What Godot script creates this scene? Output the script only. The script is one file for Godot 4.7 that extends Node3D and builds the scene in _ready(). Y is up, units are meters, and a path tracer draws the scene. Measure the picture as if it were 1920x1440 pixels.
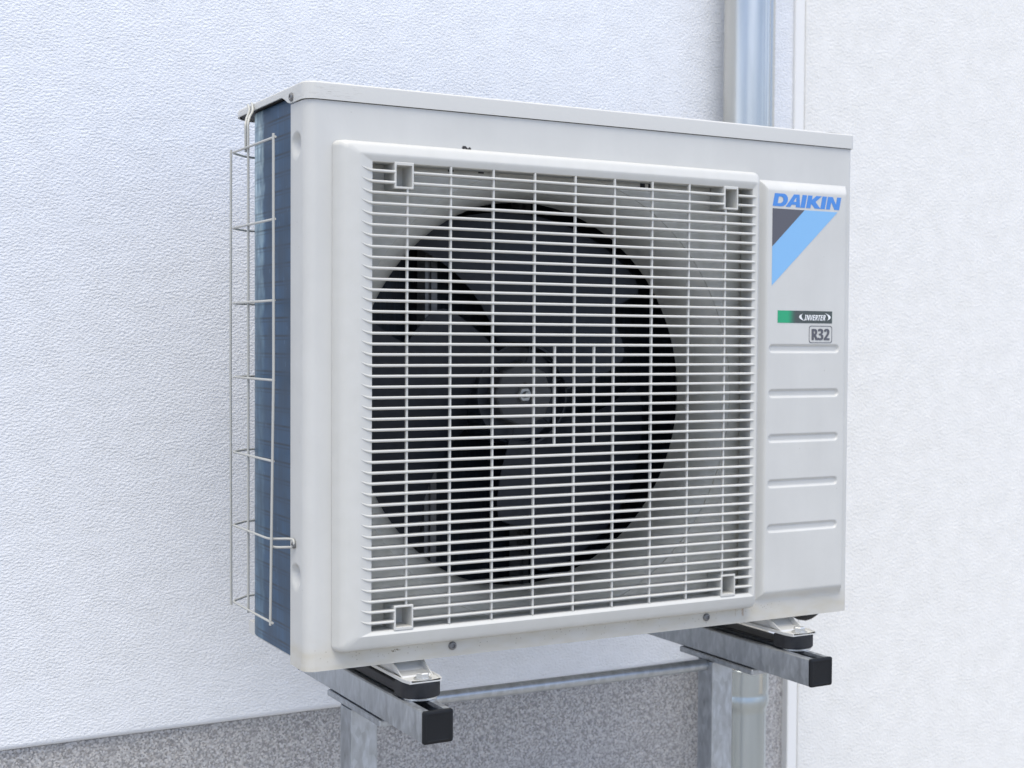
extends Node3D

# ---------------------------------------------------------------- mesh helpers
class MB:
	# collects triangles (counter-clockwise seen from outside) and builds a mesh with
	# area weighted normals that stay sharp across edges steeper than a limit
	var t := PackedVector3Array()
	var u := PackedVector2Array()

	func tri(a: Vector3, b: Vector3, c: Vector3, ua := Vector2.ZERO, ub := Vector2.ZERO, uc := Vector2.ZERO) -> void:
		t.append(a); t.append(b); t.append(c)
		u.append(ua); u.append(ub); u.append(uc)

	func quad(a: Vector3, b: Vector3, c: Vector3, d: Vector3, ua := Vector2.ZERO, ub := Vector2.ZERO, uc := Vector2.ZERO, ud := Vector2.ZERO) -> void:
		tri(a, b, c, ua, ub, uc)
		tri(a, c, d, ua, uc, ud)

	func cap(loop: PackedVector3Array, flip := false) -> void:
		var m := Vector3.ZERO
		for p in loop: m += p
		m /= loop.size()
		for i in loop.size():
			var a := loop[i]
			var b := loop[(i + 1) % loop.size()]
			if flip: tri(m, b, a)
			else: tri(m, a, b)

	# loops run counter-clockwise seen from the end they advance towards
	func loft(loops: Array, cap0 := true, cap1 := true, closed := true) -> void:
		for k in loops.size() - 1:
			var p: PackedVector3Array = loops[k]
			var q: PackedVector3Array = loops[k + 1]
			var n := p.size()
			for i in (n if closed else n - 1):
				var j := (i + 1) % n
				quad(p[i], p[j], q[j], q[i])
		if cap0: cap(loops[0], true)
		if cap1: cap(loops[-1], false)

	func box(lo: Vector3, hi: Vector3, b := 0.0) -> void:
		var loops := []
		b = minf(b, 0.45 * minf(hi.x - lo.x, minf(hi.y - lo.y, hi.z - lo.z)))
		if b <= 0.0:
			for z in [lo.z, hi.z]:
				loops.append(PackedVector3Array([Vector3(lo.x, lo.y, z), Vector3(hi.x, lo.y, z), Vector3(hi.x, hi.y, z), Vector3(lo.x, hi.y, z)]))
		else:
			for s in [[lo.z, b], [lo.z + b, 0.0], [hi.z - b, 0.0], [hi.z, b]]:
				var i: float = s[1]
				var z: float = s[0]
				loops.append(PackedVector3Array([Vector3(lo.x + b, lo.y + i, z), Vector3(hi.x - b, lo.y + i, z), Vector3(hi.x - i, lo.y + b, z), Vector3(hi.x - i, hi.y - b, z),
					Vector3(hi.x - b, hi.y - i, z), Vector3(lo.x + b, hi.y - i, z), Vector3(lo.x + i, hi.y - b, z), Vector3(lo.x + i, lo.y + b, z)]))
		loft(loops)

	func tube(path: Array, r: float, sides := 8, caps := true) -> void:
		var loops := []
		var side := Vector3.ZERO
		for i in path.size():
			var p: Vector3 = path[i]
			var d: Vector3 = (path[mini(i + 1, path.size() - 1)] - path[maxi(i - 1, 0)]).normalized()
			if i == 0:
				side = d.cross(Vector3.UP if absf(d.y) < 0.9 else Vector3.RIGHT).normalized()
			else:
				side = (side - d * side.dot(d)).normalized()
			var up := d.cross(side)
			var l := PackedVector3Array()
			for k in sides:
				var a := TAU * k / sides
				l.append(p + (side * cos(a) + up * sin(a)) * r)
			loops.append(l)
		loft(loops, caps, caps)

	# profile of (radius, height) turned about an axis
	func lathe(at: Vector3, axis: Vector3, prof: Array, n := 32, cap0 := true, cap1 := true) -> void:
		var s := axis.cross(Vector3.UP if absf(axis.y) < 0.9 else Vector3.BACK).normalized()
		var w := axis.cross(s)
		var loops := []
		for p in prof:
			var l := PackedVector3Array()
			for k in n:
				var a := TAU * k / n
				l.append(at + axis * p.y + (s * cos(a) + w * sin(a)) * p.x)
			loops.append(l)
		loft(loops, cap0, cap1)

	func done(limit := 35.0) -> ArrayMesh:
		var n := t.size() / 3
		var fn := PackedVector3Array()
		var at := {}
		var keys := []
		keys.resize(t.size())
		for f in n:
			fn.append((t[f * 3 + 1] - t[f * 3]).cross(t[f * 3 + 2] - t[f * 3]))
			for k in 3:
				var v := t[f * 3 + k]
				var key := Vector3i(roundi(v.x * 50000.0), roundi(v.y * 50000.0), roundi(v.z * 50000.0))
				keys[f * 3 + k] = key
				if at.has(key): at[key].append(f)
				else: at[key] = [f]
		var cl := cos(deg_to_rad(limit))
		var vs := PackedVector3Array()
		var ns := PackedVector3Array()
		var us := PackedVector2Array()
		for f in n:
			var me := fn[f].normalized()
			if fn[f].length_squared() < 1e-20: continue
			for k in [0, 2, 1]:
				var s := Vector3.ZERO
				for g in at[keys[f * 3 + k]]:
					if g == f or fn[g].normalized().dot(me) > cl: s += fn[g]
				vs.append(t[f * 3 + k])
				ns.append(s.normalized())
				us.append(u[f * 3 + k])
		var arr := []
		arr.resize(Mesh.ARRAY_MAX)
		arr[Mesh.ARRAY_VERTEX] = vs
		arr[Mesh.ARRAY_NORMAL] = ns
		arr[Mesh.ARRAY_TEX_UV] = us
		var m := ArrayMesh.new()
		m.add_surface_from_arrays(Mesh.PRIMITIVE_TRIANGLES, arr)
		return m

# rounded rectangle in the XY plane, counter-clockwise seen from +Z
func rrect(x0: float, y0: float, x1: float, y1: float, z: float, r: float, n := 5) -> PackedVector3Array:
	var l := PackedVector3Array()
	for c in [[x1 - r, y0 + r, -90.0], [x1 - r, y1 - r, 0.0], [x0 + r, y1 - r, 90.0], [x0 + r, y0 + r, 180.0]]:
		for k in n:
			var a := deg_to_rad(c[2] + 90.0 * k / (n - 1))
			l.append(Vector3(c[0] + r * cos(a), c[1] + r * sin(a), z))
	return l

func curve(a: Array, n: int) -> Array:   # smooth path through points
	var c := Curve3D.new()
	for i in a.size():
		var tan: Vector3 = (a[mini(i + 1, a.size() - 1)] - a[maxi(i - 1, 0)]) / 6.0
		c.add_point(a[i], -tan, tan)
	var out := []
	var len := c.get_baked_length()
	for i in n + 1: out.append(c.sample_baked(len * i / n, true))
	return out

func lin(a: float, b: float, n: int) -> Array:
	var out := []
	for i in n + 1: out.append(lerpf(a, b, float(i) / n))
	return out

func uniq(a: Array) -> Array:
	a.sort()
	var out := [a[0]]
	for v in a:
		if v - out[-1] > 0.0002: out.append(v)
	return out

func ramp(a: float, b: float, x: float) -> float:
	return smoothstep(a, b, x)

# ---------------------------------------------------------------- nodes
func put(called: String, mesh: Mesh, m: Material, parent: Node = self) -> MeshInstance3D:
	var o := MeshInstance3D.new()
	o.name = called
	o.mesh = mesh
	o.material_override = m
	parent.add_child(o, true)
	return o

func group_node(called: String, parent: Node) -> Node3D:
	var o := Node3D.new()
	o.name = called
	parent.add_child(o, true)
	return o

func thing(called: String, label: String, category: String, at: Vector3) -> Node3D:
	var o := Node3D.new()
	o.name = called
	o.position = at
	o.set_meta("label", label)
	o.set_meta("category", category)
	add_child(o, true)
	return o

# ---------------------------------------------------------------- materials
func mat(c: Color, rough := 0.5, metal := 0.0, spec := 0.5) -> StandardMaterial3D:
	var m := StandardMaterial3D.new()
	m.albedo_color = c.linear_to_srgb()
	m.roughness = rough
	m.metallic = metal
	m.metallic_specular = spec
	return m

func noise(kind: int, freq: float, sd: int, octaves := 3) -> FastNoiseLite:
	var n := FastNoiseLite.new()
	n.noise_type = kind
	n.frequency = freq
	n.seed = sd
	n.fractal_type = FastNoiseLite.FRACTAL_FBM if octaves > 1 else FastNoiseLite.FRACTAL_NONE
	n.fractal_octaves = octaves
	return n

func tex_of(im: Image) -> ImageTexture:
	return ImageTexture.create_from_image(im)

# grey noise around 1.0 as an sRGB multiplier texture
func tint_tex(size: int, freq: float, sd: int, lo: Color, hi: Color, octaves := 4) -> ImageTexture:
	var src := noise(FastNoiseLite.TYPE_SIMPLEX_SMOOTH, freq, sd, octaves).get_seamless_image(size, size)
	var im := Image.create(size, size, false, Image.FORMAT_RGB8)
	for y in size:
		for x in size:
			im.set_pixel(x, y, lo.lerp(hi, src.get_pixel(x, y).r))
	return tex_of(im)

func tri_map(m: StandardMaterial3D, s: Vector3, world := true) -> StandardMaterial3D:
	m.uv1_triplanar = true
	m.uv1_world_triplanar = world
	m.uv1_scale = s
	m.texture_filter = BaseMaterial3D.TEXTURE_FILTER_LINEAR_WITH_MIPMAPS_ANISOTROPIC
	return m

var M := {}

func materials() -> void:
	# plaster: trowelled render, relief from two layers of noise
	var a := noise(FastNoiseLite.TYPE_SIMPLEX_SMOOTH, 0.055, 11, 3).get_seamless_image(1024, 1024)
	var b := noise(FastNoiseLite.TYPE_CELLULAR, 0.045, 12, 1).get_seamless_image(1024, 1024)
	var h := Image.create(1024, 1024, false, Image.FORMAT_RGB8)
	var big := noise(FastNoiseLite.TYPE_SIMPLEX_SMOOTH, 0.006, 13, 2).get_seamless_image(1024, 1024)
	for y in 1024:
		for x in 1024:
			var v := a.get_pixel(x, y).r * 0.62 + b.get_pixel(x, y).r * 0.25 + big.get_pixel(x, y).r * 0.13
			h.set_pixel(x, y, Color(v, v, v))
	var ht := tex_of(h)
	var wt := tint_tex(512, 0.012, 15, Color(0.965, 0.965, 0.962), Color(1, 1, 1))
	for side in 2:
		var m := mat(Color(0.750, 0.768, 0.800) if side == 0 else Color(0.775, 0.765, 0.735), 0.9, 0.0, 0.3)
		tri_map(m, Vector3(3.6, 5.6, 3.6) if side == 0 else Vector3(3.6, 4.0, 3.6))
		m.heightmap_enabled = true
		m.heightmap_texture = ht
		m.heightmap_scale = 0.13 if side == 0 else 0.11
		m.albedo_texture = wt
		M["plaster" if side == 0 else "plaster_side"] = m
	M.smooth_plaster = mat(Color(0.765, 0.76, 0.74), 0.9, 0.0, 0.3)
	# plinth: mosaic stone render of small grey grains
	var cell := noise(FastNoiseLite.TYPE_CELLULAR, 0.085, 21, 1)
	cell.cellular_return_type = FastNoiseLite.RETURN_CELL_VALUE
	cell.cellular_jitter = 1.0
	var cv := cell.get_seamless_image(1024, 1024, false, false, 0.1, false)
	cell.cellular_return_type = FastNoiseLite.RETURN_DISTANCE
	var cd := cell.get_seamless_image(1024, 1024, false, false, 0.1, false)
	var pm := Image.create(1024, 1024, false, Image.FORMAT_RGB8)
	var ph := Image.create(1024, 1024, false, Image.FORMAT_RGB8)
	for y in 1024:
		for x in 1024:
			var v := cv.get_pixel(x, y).r
			var d := cd.get_pixel(x, y).r
			var g := 0.50 + 0.27 * v
			var w := fposmod(v * 37.0, 1.0)
			pm.set_pixel(x, y, Color(g * (1.0 + 0.02 * w), g * 1.0, g * (0.98 + 0.03 * (1.0 - w))))
			var hv := clampf(1.0 - d * 1.2, 0, 1) * 0.8 + v * 0.2
			ph.set_pixel(x, y, Color(hv, hv, hv))
	var p := mat(Color(1, 1, 1), 0.75, 0.0, 0.4)
	tri_map(p, Vector3(5.8, 5.8, 5.8))
	p.albedo_texture = tex_of(pm)
	p.heightmap_enabled = true
	p.heightmap_texture = tex_of(ph)
	p.heightmap_scale = 0.1
	M.plinth = p
	# ivory paint and plastic
	var iv := tint_tex(512, 0.02, 31, Color(0.975, 0.975, 0.97), Color(1, 1, 1))
	M.plastic = tri_map(mat(Color(0.555, 0.550, 0.518), 0.42), Vector3(4, 4, 4), false)
	M.plastic.albedo_texture = iv
	M.paint = mat(Color(0.562, 0.558, 0.528), 0.45)
	M.paint.albedo_texture = panel_texture()
	M.lid = mat(Color(0.562, 0.558, 0.528), 0.45)
	M.lid.albedo_texture = lid_texture()
	M.pan = mat(Color(0.60, 0.59, 0.55), 0.5)
	M.orifice = tri_map(mat(Color(0.77, 0.745, 0.68), 0.24), Vector3(5, 5, 5), false)
	M.orifice.albedo_texture = tint_tex(256, 0.03, 33, Color(0.9, 0.9, 0.88), Color(1, 1, 1))
	M.wire = mat(Color(0.43, 0.43, 0.40), 0.4)
	M.dark = mat(Color(0.03, 0.03, 0.035), 0.7)
	# blue coated fins
	M.fins = mat(Color(1, 1, 1), 0.42, 0.35)
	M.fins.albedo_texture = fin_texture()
	M.fins_shaded = tri_map(mat(Color(0.022, 0.035, 0.055), 0.6), Vector3(60, 3, 60), false)  # shade held between the fins put into a darker colour
	M.fins_shaded.albedo_texture = tint_tex(128, 0.05, 36, Color(0.5, 0.5, 0.5), Color(1, 1, 1))
	M.fan = tri_map(mat(Color(0.032, 0.038, 0.052), 0.45), Vector3(6, 6, 6), false)
	M.fan.albedo_texture = tint_tex(256, 0.03, 35, Color(0.8, 0.8, 0.8), Color(1, 1, 1))
	M.boss = mat(Color(0.10, 0.10, 0.10), 0.5)
	M.steel = mat(Color(0.62, 0.62, 0.60), 0.45, 0.9)
	# galvanised steel with spangle
	var gs := noise(FastNoiseLite.TYPE_CELLULAR, 0.03, 41, 1)
	gs.cellular_return_type = FastNoiseLite.RETURN_CELL_VALUE
	var g1 := gs.get_seamless_image(512, 512)
	var g2 := noise(FastNoiseLite.TYPE_SIMPLEX_SMOOTH, 0.01, 42, 4).get_seamless_image(512, 512)
	var ga := Image.create(512, 512, false, Image.FORMAT_RGB8)
	var gr := Image.create(512, 512, false, Image.FORMAT_RGB8)
	for y in 512:
		for x in 512:
			var s := g1.get_pixel(x, y).r
			var c := g2.get_pixel(x, y).r
			var v := 0.80 + 0.09 * s + 0.11 * c
			ga.set_pixel(x, y, Color(v, v, v))
			var r := 0.50 + 0.2 * s + 0.3 * c
			gr.set_pixel(x, y, Color(r, r, r))
	M.galv = tri_map(mat(Color(0.54, 0.57, 0.60), 0.52, 0.8), Vector3(15, 7, 15))
	M.galv.albedo_texture = tex_of(ga)
	M.galv.roughness_texture = tex_of(gr)
	M.zinc = mat(Color(0.70, 0.675, 0.625), 0.27, 0.95)
	tri_map(M.zinc, Vector3(5, 0.5, 5))
	M.zinc.albedo_texture = tint_tex(256, 0.02, 43, Color(0.84, 0.85, 0.84), Color(1, 1, 1))
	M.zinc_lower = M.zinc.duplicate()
	M.zinc_lower.albedo_color = Color(0.55, 0.595, 0.62).linear_to_srgb()  # cooler tint put into the colour to offset warm ground reflection
	M.rubber = tri_map(mat(Color(0.011, 0.012, 0.016), 0.55), Vector3(9, 9, 9))
	M.rubber.albedo_texture = tint_tex(256, 0.05, 45, Color(0.7, 0.7, 0.7), Color(1, 1, 1))
	M.cap = mat(Color(0.009, 0.010, 0.012), 0.5, 0.0, 0.35)
	M.foam = tri_map(mat(Color(0.02, 0.02, 0.02), 0.8), Vector3(9, 9, 9))
	M.foam.heightmap_enabled = true
	M.foam.heightmap_texture = M.plinth.heightmap_texture
	M.foam.heightmap_scale = 0.2
	M.ground = tri_map(mat(Color(0.44, 0.425, 0.395), 0.9), Vector3(0.7, 0.7, 0.7))
	M.ground.albedo_texture = tint_tex(256, 0.08, 47, Color(0.8, 0.8, 0.8), Color(1, 1, 1))
	# print
	M.blue = mat(Color(0.06, 0.22, 0.58), 0.4)
	M.sky_blue = mat(Color(0.20, 0.42, 0.68), 0.4)
	M.charcoal = mat(Color(0.085, 0.085, 0.10), 0.4)
	M.white = mat(Color(0.78, 0.79, 0.79), 0.4)

# paint of the sheet metal front: nearly even, with specks, grime and painted warm bounce along the bottom flange
func panel_texture() -> ImageTexture:
	var s := 1024
	var k := s / 0.8            # pixels per metre; the texture covers 0.8 m
	var im := Image.create(s, s, false, Image.FORMAT_RGB8)
	var n := noise(FastNoiseLite.TYPE_SIMPLEX_SMOOTH, 0.008, 51, 4)
	var n2 := noise(FastNoiseLite.TYPE_SIMPLEX_SMOOTH, 0.06, 52, 3)
	for y in s:
		var yy := (s - y) / k
		for x in s:
			var v := 0.98 + 0.02 * n.get_noise_2d(x, y) + 0.006 * n.get_noise_2d(x * 4.0, y * 0.25 + 400)
			var c := Color(v, v, v).lerp(Color(0.96, 0.935, 0.89), 0.45 * smoothstep(0.026, 0.014, yy))  # ground bounce put into the colour as a warm band along the flange
			if yy < 0.034:     # grime film on the flange
				var g := clampf(0.35 + n2.get_noise_2d(x * 0.35, y) * 1.1, 0, 1) * smoothstep(0.034, 0.014, yy)
				c = c.lerp(Color(0.93, 0.90, 0.83), 0.5 * g)
			im.set_pixel(x, y, c)
	var rng := RandomNumberGenerator.new()
	rng.seed = 5
	var speck := func(px: float, py: float, r: int, c: Color, a: float):
		for j in range(-r, r + 1):
			for i in range(-r, r + 1):
				var X := int(px) + i
				var Y := int(py) + j
				if X >= 0 and Y >= 0 and X < s and Y < s and rng.randf() < 0.75:
					im.set_pixel(X, Y, im.get_pixel(X, Y).lerp(c, a))
	for i in 200:              # dirt along the bottom
		var x := rng.randf_range(0.045, 0.60) * k
		var y := s - (0.004 + 0.017 * pow(rng.randf(), 0.6)) * k
		speck.call(x, y, 0, Color(0.42, 0.36, 0.27), rng.randf_range(0.15, 0.6))
	for i in 90:               # few specks elsewhere
		speck.call(rng.randf() * s, rng.randf() * s, 0, Color(0.5, 0.48, 0.44), rng.randf_range(0.2, 0.6))
	# streaks: scuffs left and rust below the grille's right corner
	for st in [[0.123, 0.0175, 0.018, Color(0.3, 0.26, 0.2)], [0.088, 0.012, 0.012, Color(0.45, 0.4, 0.3)], [0.165, 0.0185, 0.02, Color(0.25, 0.22, 0.18)]]:
		for i in 22:
			speck.call((st[0] + 0.04 + rng.randf_range(-0.5, 0.5) * st[2]) * k, s - (st[1] + rng.randf_range(-0.0012, 0.0012)) * k, 0, st[3], 0.8)
	for q in 26:
		var yy := 0.0195 - 0.012 * q / 26.0
		speck.call((0.518 + 0.030 + 0.0006 * sin(q * 0.9)) * k, s - yy * k, 1, Color(0.62, 0.42, 0.25), 0.10)
		speck.call((0.508 + 0.030) * k, s - yy * k, 0, Color(0.6, 0.45, 0.3), 0.2)
	# scrap of dry leaf stuck on the grille's upper edge
	for q in 14:
		speck.call((0.168 + 0.030 + q * 0.0006) * k, s - (0.4985 + 0.0012 * sin(q * 0.5)) * k, 1, Color(0.13, 0.11, 0.10), 0.8)
	return tex_of(im)

func lid_texture() -> ImageTexture:
	var s := 1024
	var im := Image.create(s, s / 4, false, Image.FORMAT_RGB8)
	im.fill(Color(0.99, 0.99, 0.99))
	var rng := RandomNumberGenerator.new()
	rng.seed = 8
	for i in 70:
		var on_corner := i < 46
		var x := int((rng.randfn(0.222, 0.010) if on_corner else rng.randf()) * s)
		var y := int(clampf(rng.randf(), 0.05, 0.95) * s / 4) if not on_corner else int(s / 4 * clampf(0.5 + 0.14 * rng.randfn(), 0.1, 0.9))
		for q in rng.randi_range(1, 5 if on_corner else 2):
			im.set_pixel(clampi(x + q, 0, s - 1), y, Color(0.56, 0.53, 0.48).lerp(Color(1, 1, 1), rng.randf() * 0.6))
	return tex_of(im)

# u runs round the coil (0..1 over 0.8 m from its front edge), v up
func fin_texture() -> ImageTexture:
	var w := 2048
	var h := 1024
	var im := Image.create(w, h, false, Image.FORMAT_RGB8)
	var n := noise(FastNoiseLite.TYPE_SIMPLEX_SMOOTH, 0.01, 61, 3)
	var rng := RandomNumberGenerator.new()
	rng.seed = 9
	var col := PackedFloat32Array()
	for x in w: col.append(rng.randf_range(-1, 1))
	for y in h:
		var yy := (h - y) / float(h) * 0.54
		var band := fposmod(yy, 0.0178) / 0.0178
		var groove := smoothstep(0.09, 0.0, absf(band - 0.5)) + 0.6 * smoothstep(0.06, 0.0, absf(band - 0.30))
		for x in w:
			var s := x / float(w) * 0.8
			var wob := n.get_noise_2d(x * 0.7, y * 0.6)
			var bend_sheen := smoothstep(0.091, 0.101, s + 0.007 * n.get_noise_2d(x, y * 1.7 + 300))   # pale sheen of reflected light painted on the bend
			var c := Color(0.145, 0.275, 0.385).lerp(Color(0.72, 0.79, 0.80), bend_sheen * lerpf(0.30, 1.0, smoothstep(0.25, 0.50, yy)) * (0.70 + 0.4 * n.get_noise_2d(x * 3.0 + 700, y * 2.2)) * (1.0 - smoothstep(0.14, 0.16, s)))
			var v := 1.0 + 0.07 * col[x / 3] + 0.02 * col[500 + x / 11] + 0.20 * wob - 0.48 * groove * clampf(0.7 + 1.2 * wob, 0.2, 1.1) * (1.0 - 0.4 * bend_sheen)
			im.set_pixel(x, y, Color(c.r * v, c.g * v, c.b * v).clamp())
	for i in 60:
		var x := rng.randi_range(0, 300)
		var y := rng.randi_range(20, h - 40)
		for q in rng.randi_range(2, 9):
			im.set_pixel(x, y + q, Color(0.45, 0.55, 0.66))
	return tex_of(im)

# ---------------------------------------------------------------- the setting
func build_place() -> void:
	var g := MB.new()
	g.quad(Vector3(-60, -0.9, 80), Vector3(60, -0.9, 80), Vector3(60, -0.9, -60), Vector3(-60, -0.9, -60))
	var ground := put("ground", g.done(), M.ground)
	ground.set_meta("kind", "structure")
	ground.set_meta("label", "pale gravelly ground in front of the house wall")

	var w := thing("house_wall", "white plastered house wall behind the unit, with speckled grey plinth at its foot", "wall", Vector3(0, -0.9, -0.42))
	var o := Vector3(0, 0.9, 0.42)
	var mb := MB.new()
	# plaster with a rounded lower lip, swept along x
	var prof := [Vector2(-0.200, -0.157), Vector2(-0.012, -0.157), Vector2(-0.006, -0.1562), Vector2(-0.002, -0.1535), Vector2(0, -0.149), Vector2(0, 4.2), Vector2(-0.2, 4.2)]
	var loops := []
	for x in [-4.5, 4.5]:
		var l := PackedVector3Array()
		for p in prof: l.append(Vector3(x, p.y, p.x - 0.42) + o)
		loops.append(l)
	mb.loft(loops)
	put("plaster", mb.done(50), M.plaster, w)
	mb = MB.new()
	mb.box(Vector3(-4.5, -1.0, -0.62) + o, Vector3(4.5, -0.1575, -0.4285) + o)
	put("plinth", mb.done(), M.plinth, w)

	var s := thing("wall_pilaster", "white coarsely plastered strip of wall standing slightly proud, right of the downpipe", "wall", Vector3(1.17, -0.9, -0.4))
	o = -s.position
	mb = MB.new()
	loops = []
	for y in [-0.9, 4.2]:
		var l := PackedVector3Array([Vector3(1.463, y, -0.4199) + o])
		for k in 5:
			var a := deg_to_rad(22.5 * k)
			l.append(Vector3(1.457 + 0.006 * cos(a), y, -0.4210 + 0.006 * sin(a)) + o)
		l.append(Vector3(0.9515, y, -0.4150) + o)
		l.append(Vector3(0.9490, y, -0.4160) + o)
		l.append(Vector3(0.9480, y, -0.4199) + o)
		loops.append(l)
	mb.loft(loops)
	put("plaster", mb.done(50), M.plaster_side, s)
	mb = MB.new()
	mb.box(Vector3(0.9285, -0.9, -0.4440) + o, Vector3(0.9478, 4.2, -0.4158) + o, 0.0012)
	put("corner_strip", mb.done(), M.smooth_plaster, s)

# ---------------------------------------------------------------- the unit
const W := 0.6628
const RY0 := 0.4692
const RDY := 0.010138

func build_unit() -> void:
	var unit := thing("outdoor_unit", "white outdoor air conditioner unit with louvred fan grille and blue logo", "air conditioner", Vector3(0.33, 0, -0.1))
	var holder := unit
	var o := -unit.position
	body(holder, o)
	grille(holder, o)
	fan(holder, o)
	service_cover(holder, o)
	guard(holder, o)
	feet(holder, o)

func shift(mb: MB, o: Vector3) -> void:
	for i in mb.t.size(): mb.t[i] += o

func fin(mb: MB, o: Vector3, limit := 35.0) -> ArrayMesh:
	shift(mb, o)
	return mb.done(limit)

func body(unit: Node3D, o: Vector3) -> void:
	# sheet metal front: one bent sheet, side flap - corner - front - right side
	var R := 0.011
	var pts := []       # [x, z]
	for z in uniq(lin(-0.041, -0.0112, 36) + [-R]): pts.append(Vector2(0, z))
	for k in range(1, 9):
		var a := deg_to_rad(180.0 - 90.0 * k / 8)
		pts.append(Vector2(R + R * cos(a), -R + R * sin(a)))
	var x_in := [0.032, 0.512]
	for x in [0.020, 0.032, 0.15, 0.27, 0.40, 0.512, 0.60, W - 0.004]: pts.append(Vector2(x, 0))
	for k in range(1, 5):
		var a := deg_to_rad(90.0 - 90.0 * k / 4)
		pts.append(Vector2(W - 0.004 + 0.004 * cos(a), -0.004 + 0.004 * sin(a)))
	pts.append(Vector2(W, -0.1)); pts.append(Vector2(W, -0.2))
	var arc := [0.0]
	for i in range(1, pts.size()): arc.append(arc[-1] + pts[i].distance_to(pts[i - 1]))
	var ys := [0.0, 0.024, 0.49, 0.5328]
	for c in [0.4957, 0.0891]: ys += lin(c - 0.022, c + 0.012, 34)
	ys = uniq(ys)
	var P := func(i: int, y: float) -> Vector3:
		var q: Vector2 = pts[i]
		var x := q.x
		if q.x == 0.0:
			for c in [0.4957, 0.0891]:
				var dz: float = (q.y + 0.0262) / 0.0138
				var dy: float = (y - c) / (0.0105 if y > c else 0.018)
				var r := sqrt(dz * dz + dy * dy)
				x += 0.0062 * (1.0 - smoothstep(0.35, 1.0, r)) * (1.0 if y > c else lerpf(1.0, 0.4, clampf((c - y) / 0.014, 0, 1)))
		return Vector3(x, y, q.y)
	var mb := MB.new()
	var tex := func(i: int, y: float) -> Vector2: return Vector2(arc[i] / 0.8, 1.0 - y / 0.8)
	for i in pts.size() - 1:
		for j in ys.size() - 1:
			var a: Vector2 = pts[i]
			var b: Vector2 = pts[i + 1]
			if a.y > -0.001 and a.x > 0.03 and b.x < 0.513 and ys[j] > 0.0235 and ys[j + 1] < 0.4905: continue
			mb.quad(P.call(i, ys[j]), P.call(i + 1, ys[j]), P.call(i + 1, ys[j + 1]), P.call(i, ys[j + 1]),
				tex.call(i, ys[j]), tex.call(i + 1, ys[j]), tex.call(i + 1, ys[j + 1]), tex.call(i, ys[j + 1]))
	# hem folded back under the front
	for i in pts.size() - 1:
		var a: Vector3 = P.call(i, 0.0)
		var b: Vector3 = P.call(i + 1, 0.0)
		var c := Vector3(0.33, 0.0, -0.1)
		mb.quad(a.lerp(c, 0.05), b.lerp(c, 0.05), b, a, tex.call(i, 0.002), tex.call(i + 1, 0.002), tex.call(i + 1, 0.0), tex.call(i, 0.0))
	put("front_panel", fin(mb, o, 30), M.paint, unit)

	# lid
	var outline := []
	var corner := func(cx: float, cz: float, r: float, a0: float, n: int):
		for k in n + 1:
			var a := deg_to_rad(a0 - 90.0 * k / n)
			outline.append([Vector2(cx + r * cos(a), cz + r * sin(a)), Vector2(cos(a), sin(a))])
	# runs back-left, front-left, front-right, back-right (clockwise in x,z = counter-clockwise seen from below)
	outline.append([Vector2(0.2, -0.2225), Vector2(0, -1)])
	corner.call(0.0285, -0.192, 0.0305, -90.0, 8)
	for z in [-0.12, -0.08, -0.061, -0.052, -0.045, -0.038]: outline.append([Vector2(-0.002, z), Vector2(-1, 0)])
	corner.call(0.0105, -0.0105, 0.0125, 180.0, 8)
	for x in lin(0.05, 0.62, 8): outline.append([Vector2(x, 0.002), Vector2(0, 1)])
	corner.call(W - 0.0025, -0.0025, 0.0045, 90.0, 4)
	outline.append([Vector2(W + 0.002, -0.1), Vector2(1, 0)])
	corner.call(W - 0.018, -0.2025, 0.02, 0.0, 4)
	outline.append([Vector2(0.45, -0.2225), Vector2(0, -1)])
	var low := func(p: Vector2) -> float:
		if p.x > 0.03 and p.y > -0.02 or p.y > -0.041: return 0.5334
		return lerpf(0.5334, 0.5422, clampf((-0.041 - p.y) / 0.018, 0, 1))
	var loops := []
	for lv in [[-1.0, 0.0016], [-1.0, 0.0], [0.5478, 0.0], [0.5490, 0.0006], [0.5497, 0.0018], [0.55, 0.0034], [0.5506, 0.03]]:
		var l := PackedVector3Array()
		for q in outline:
			var y: float = lv[0]
			if y < 0: y = low.call(q[0])
			var p: Vector2 = q[0] - q[1] * lv[1]
			l.append(Vector3(p.x, y, p.y))
		loops.append(l)
	mb = MB.new()
	var per := [0.0]
	for i in range(1, outline.size() + 1): per.append(per[-1] + (outline[i % outline.size()][0] - outline[i - 1][0]).length())
	for k in loops.size() - 1:
		for i in outline.size():
			var j := (i + 1) % outline.size()
			var ua := Vector2(per[i] / 1.9, (0.55 - loops[k][i].y) / 0.02)
			var ub := Vector2(per[i + 1] / 1.9, (0.55 - loops[k][j].y) / 0.02)
			var uc := Vector2(per[i + 1] / 1.9, (0.55 - loops[k + 1][j].y) / 0.02)
			var ud := Vector2(per[i] / 1.9, (0.55 - loops[k + 1][i].y) / 0.02)
			mb.quad(loops[k][i], loops[k][j], loops[k + 1][j], loops[k + 1][i], ua, ub, uc, ud)
	mb.cap(loops[-1], false)
	var lid := put("lid", fin(mb, o, 40), M.lid, unit)
	mb = MB.new()     # ceiling inside the lid
	mb.box(Vector3(0.004, 0.5440, -0.212), Vector3(W - 0.004, 0.5450, -0.004))
	put("inner_top", fin(mb, o), M.dark, unit)
	screw(lid, Vector3(-0.002, 0.5385, -0.0325) + o, Vector3(-1, 0, 0), 0.0042)

	# base pan, right back panel and inner partition
	mb = MB.new()
	mb.box(Vector3(0.010, 0.0008, -0.197), Vector3(W - 0.002, 0.014, -0.0015))
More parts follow.
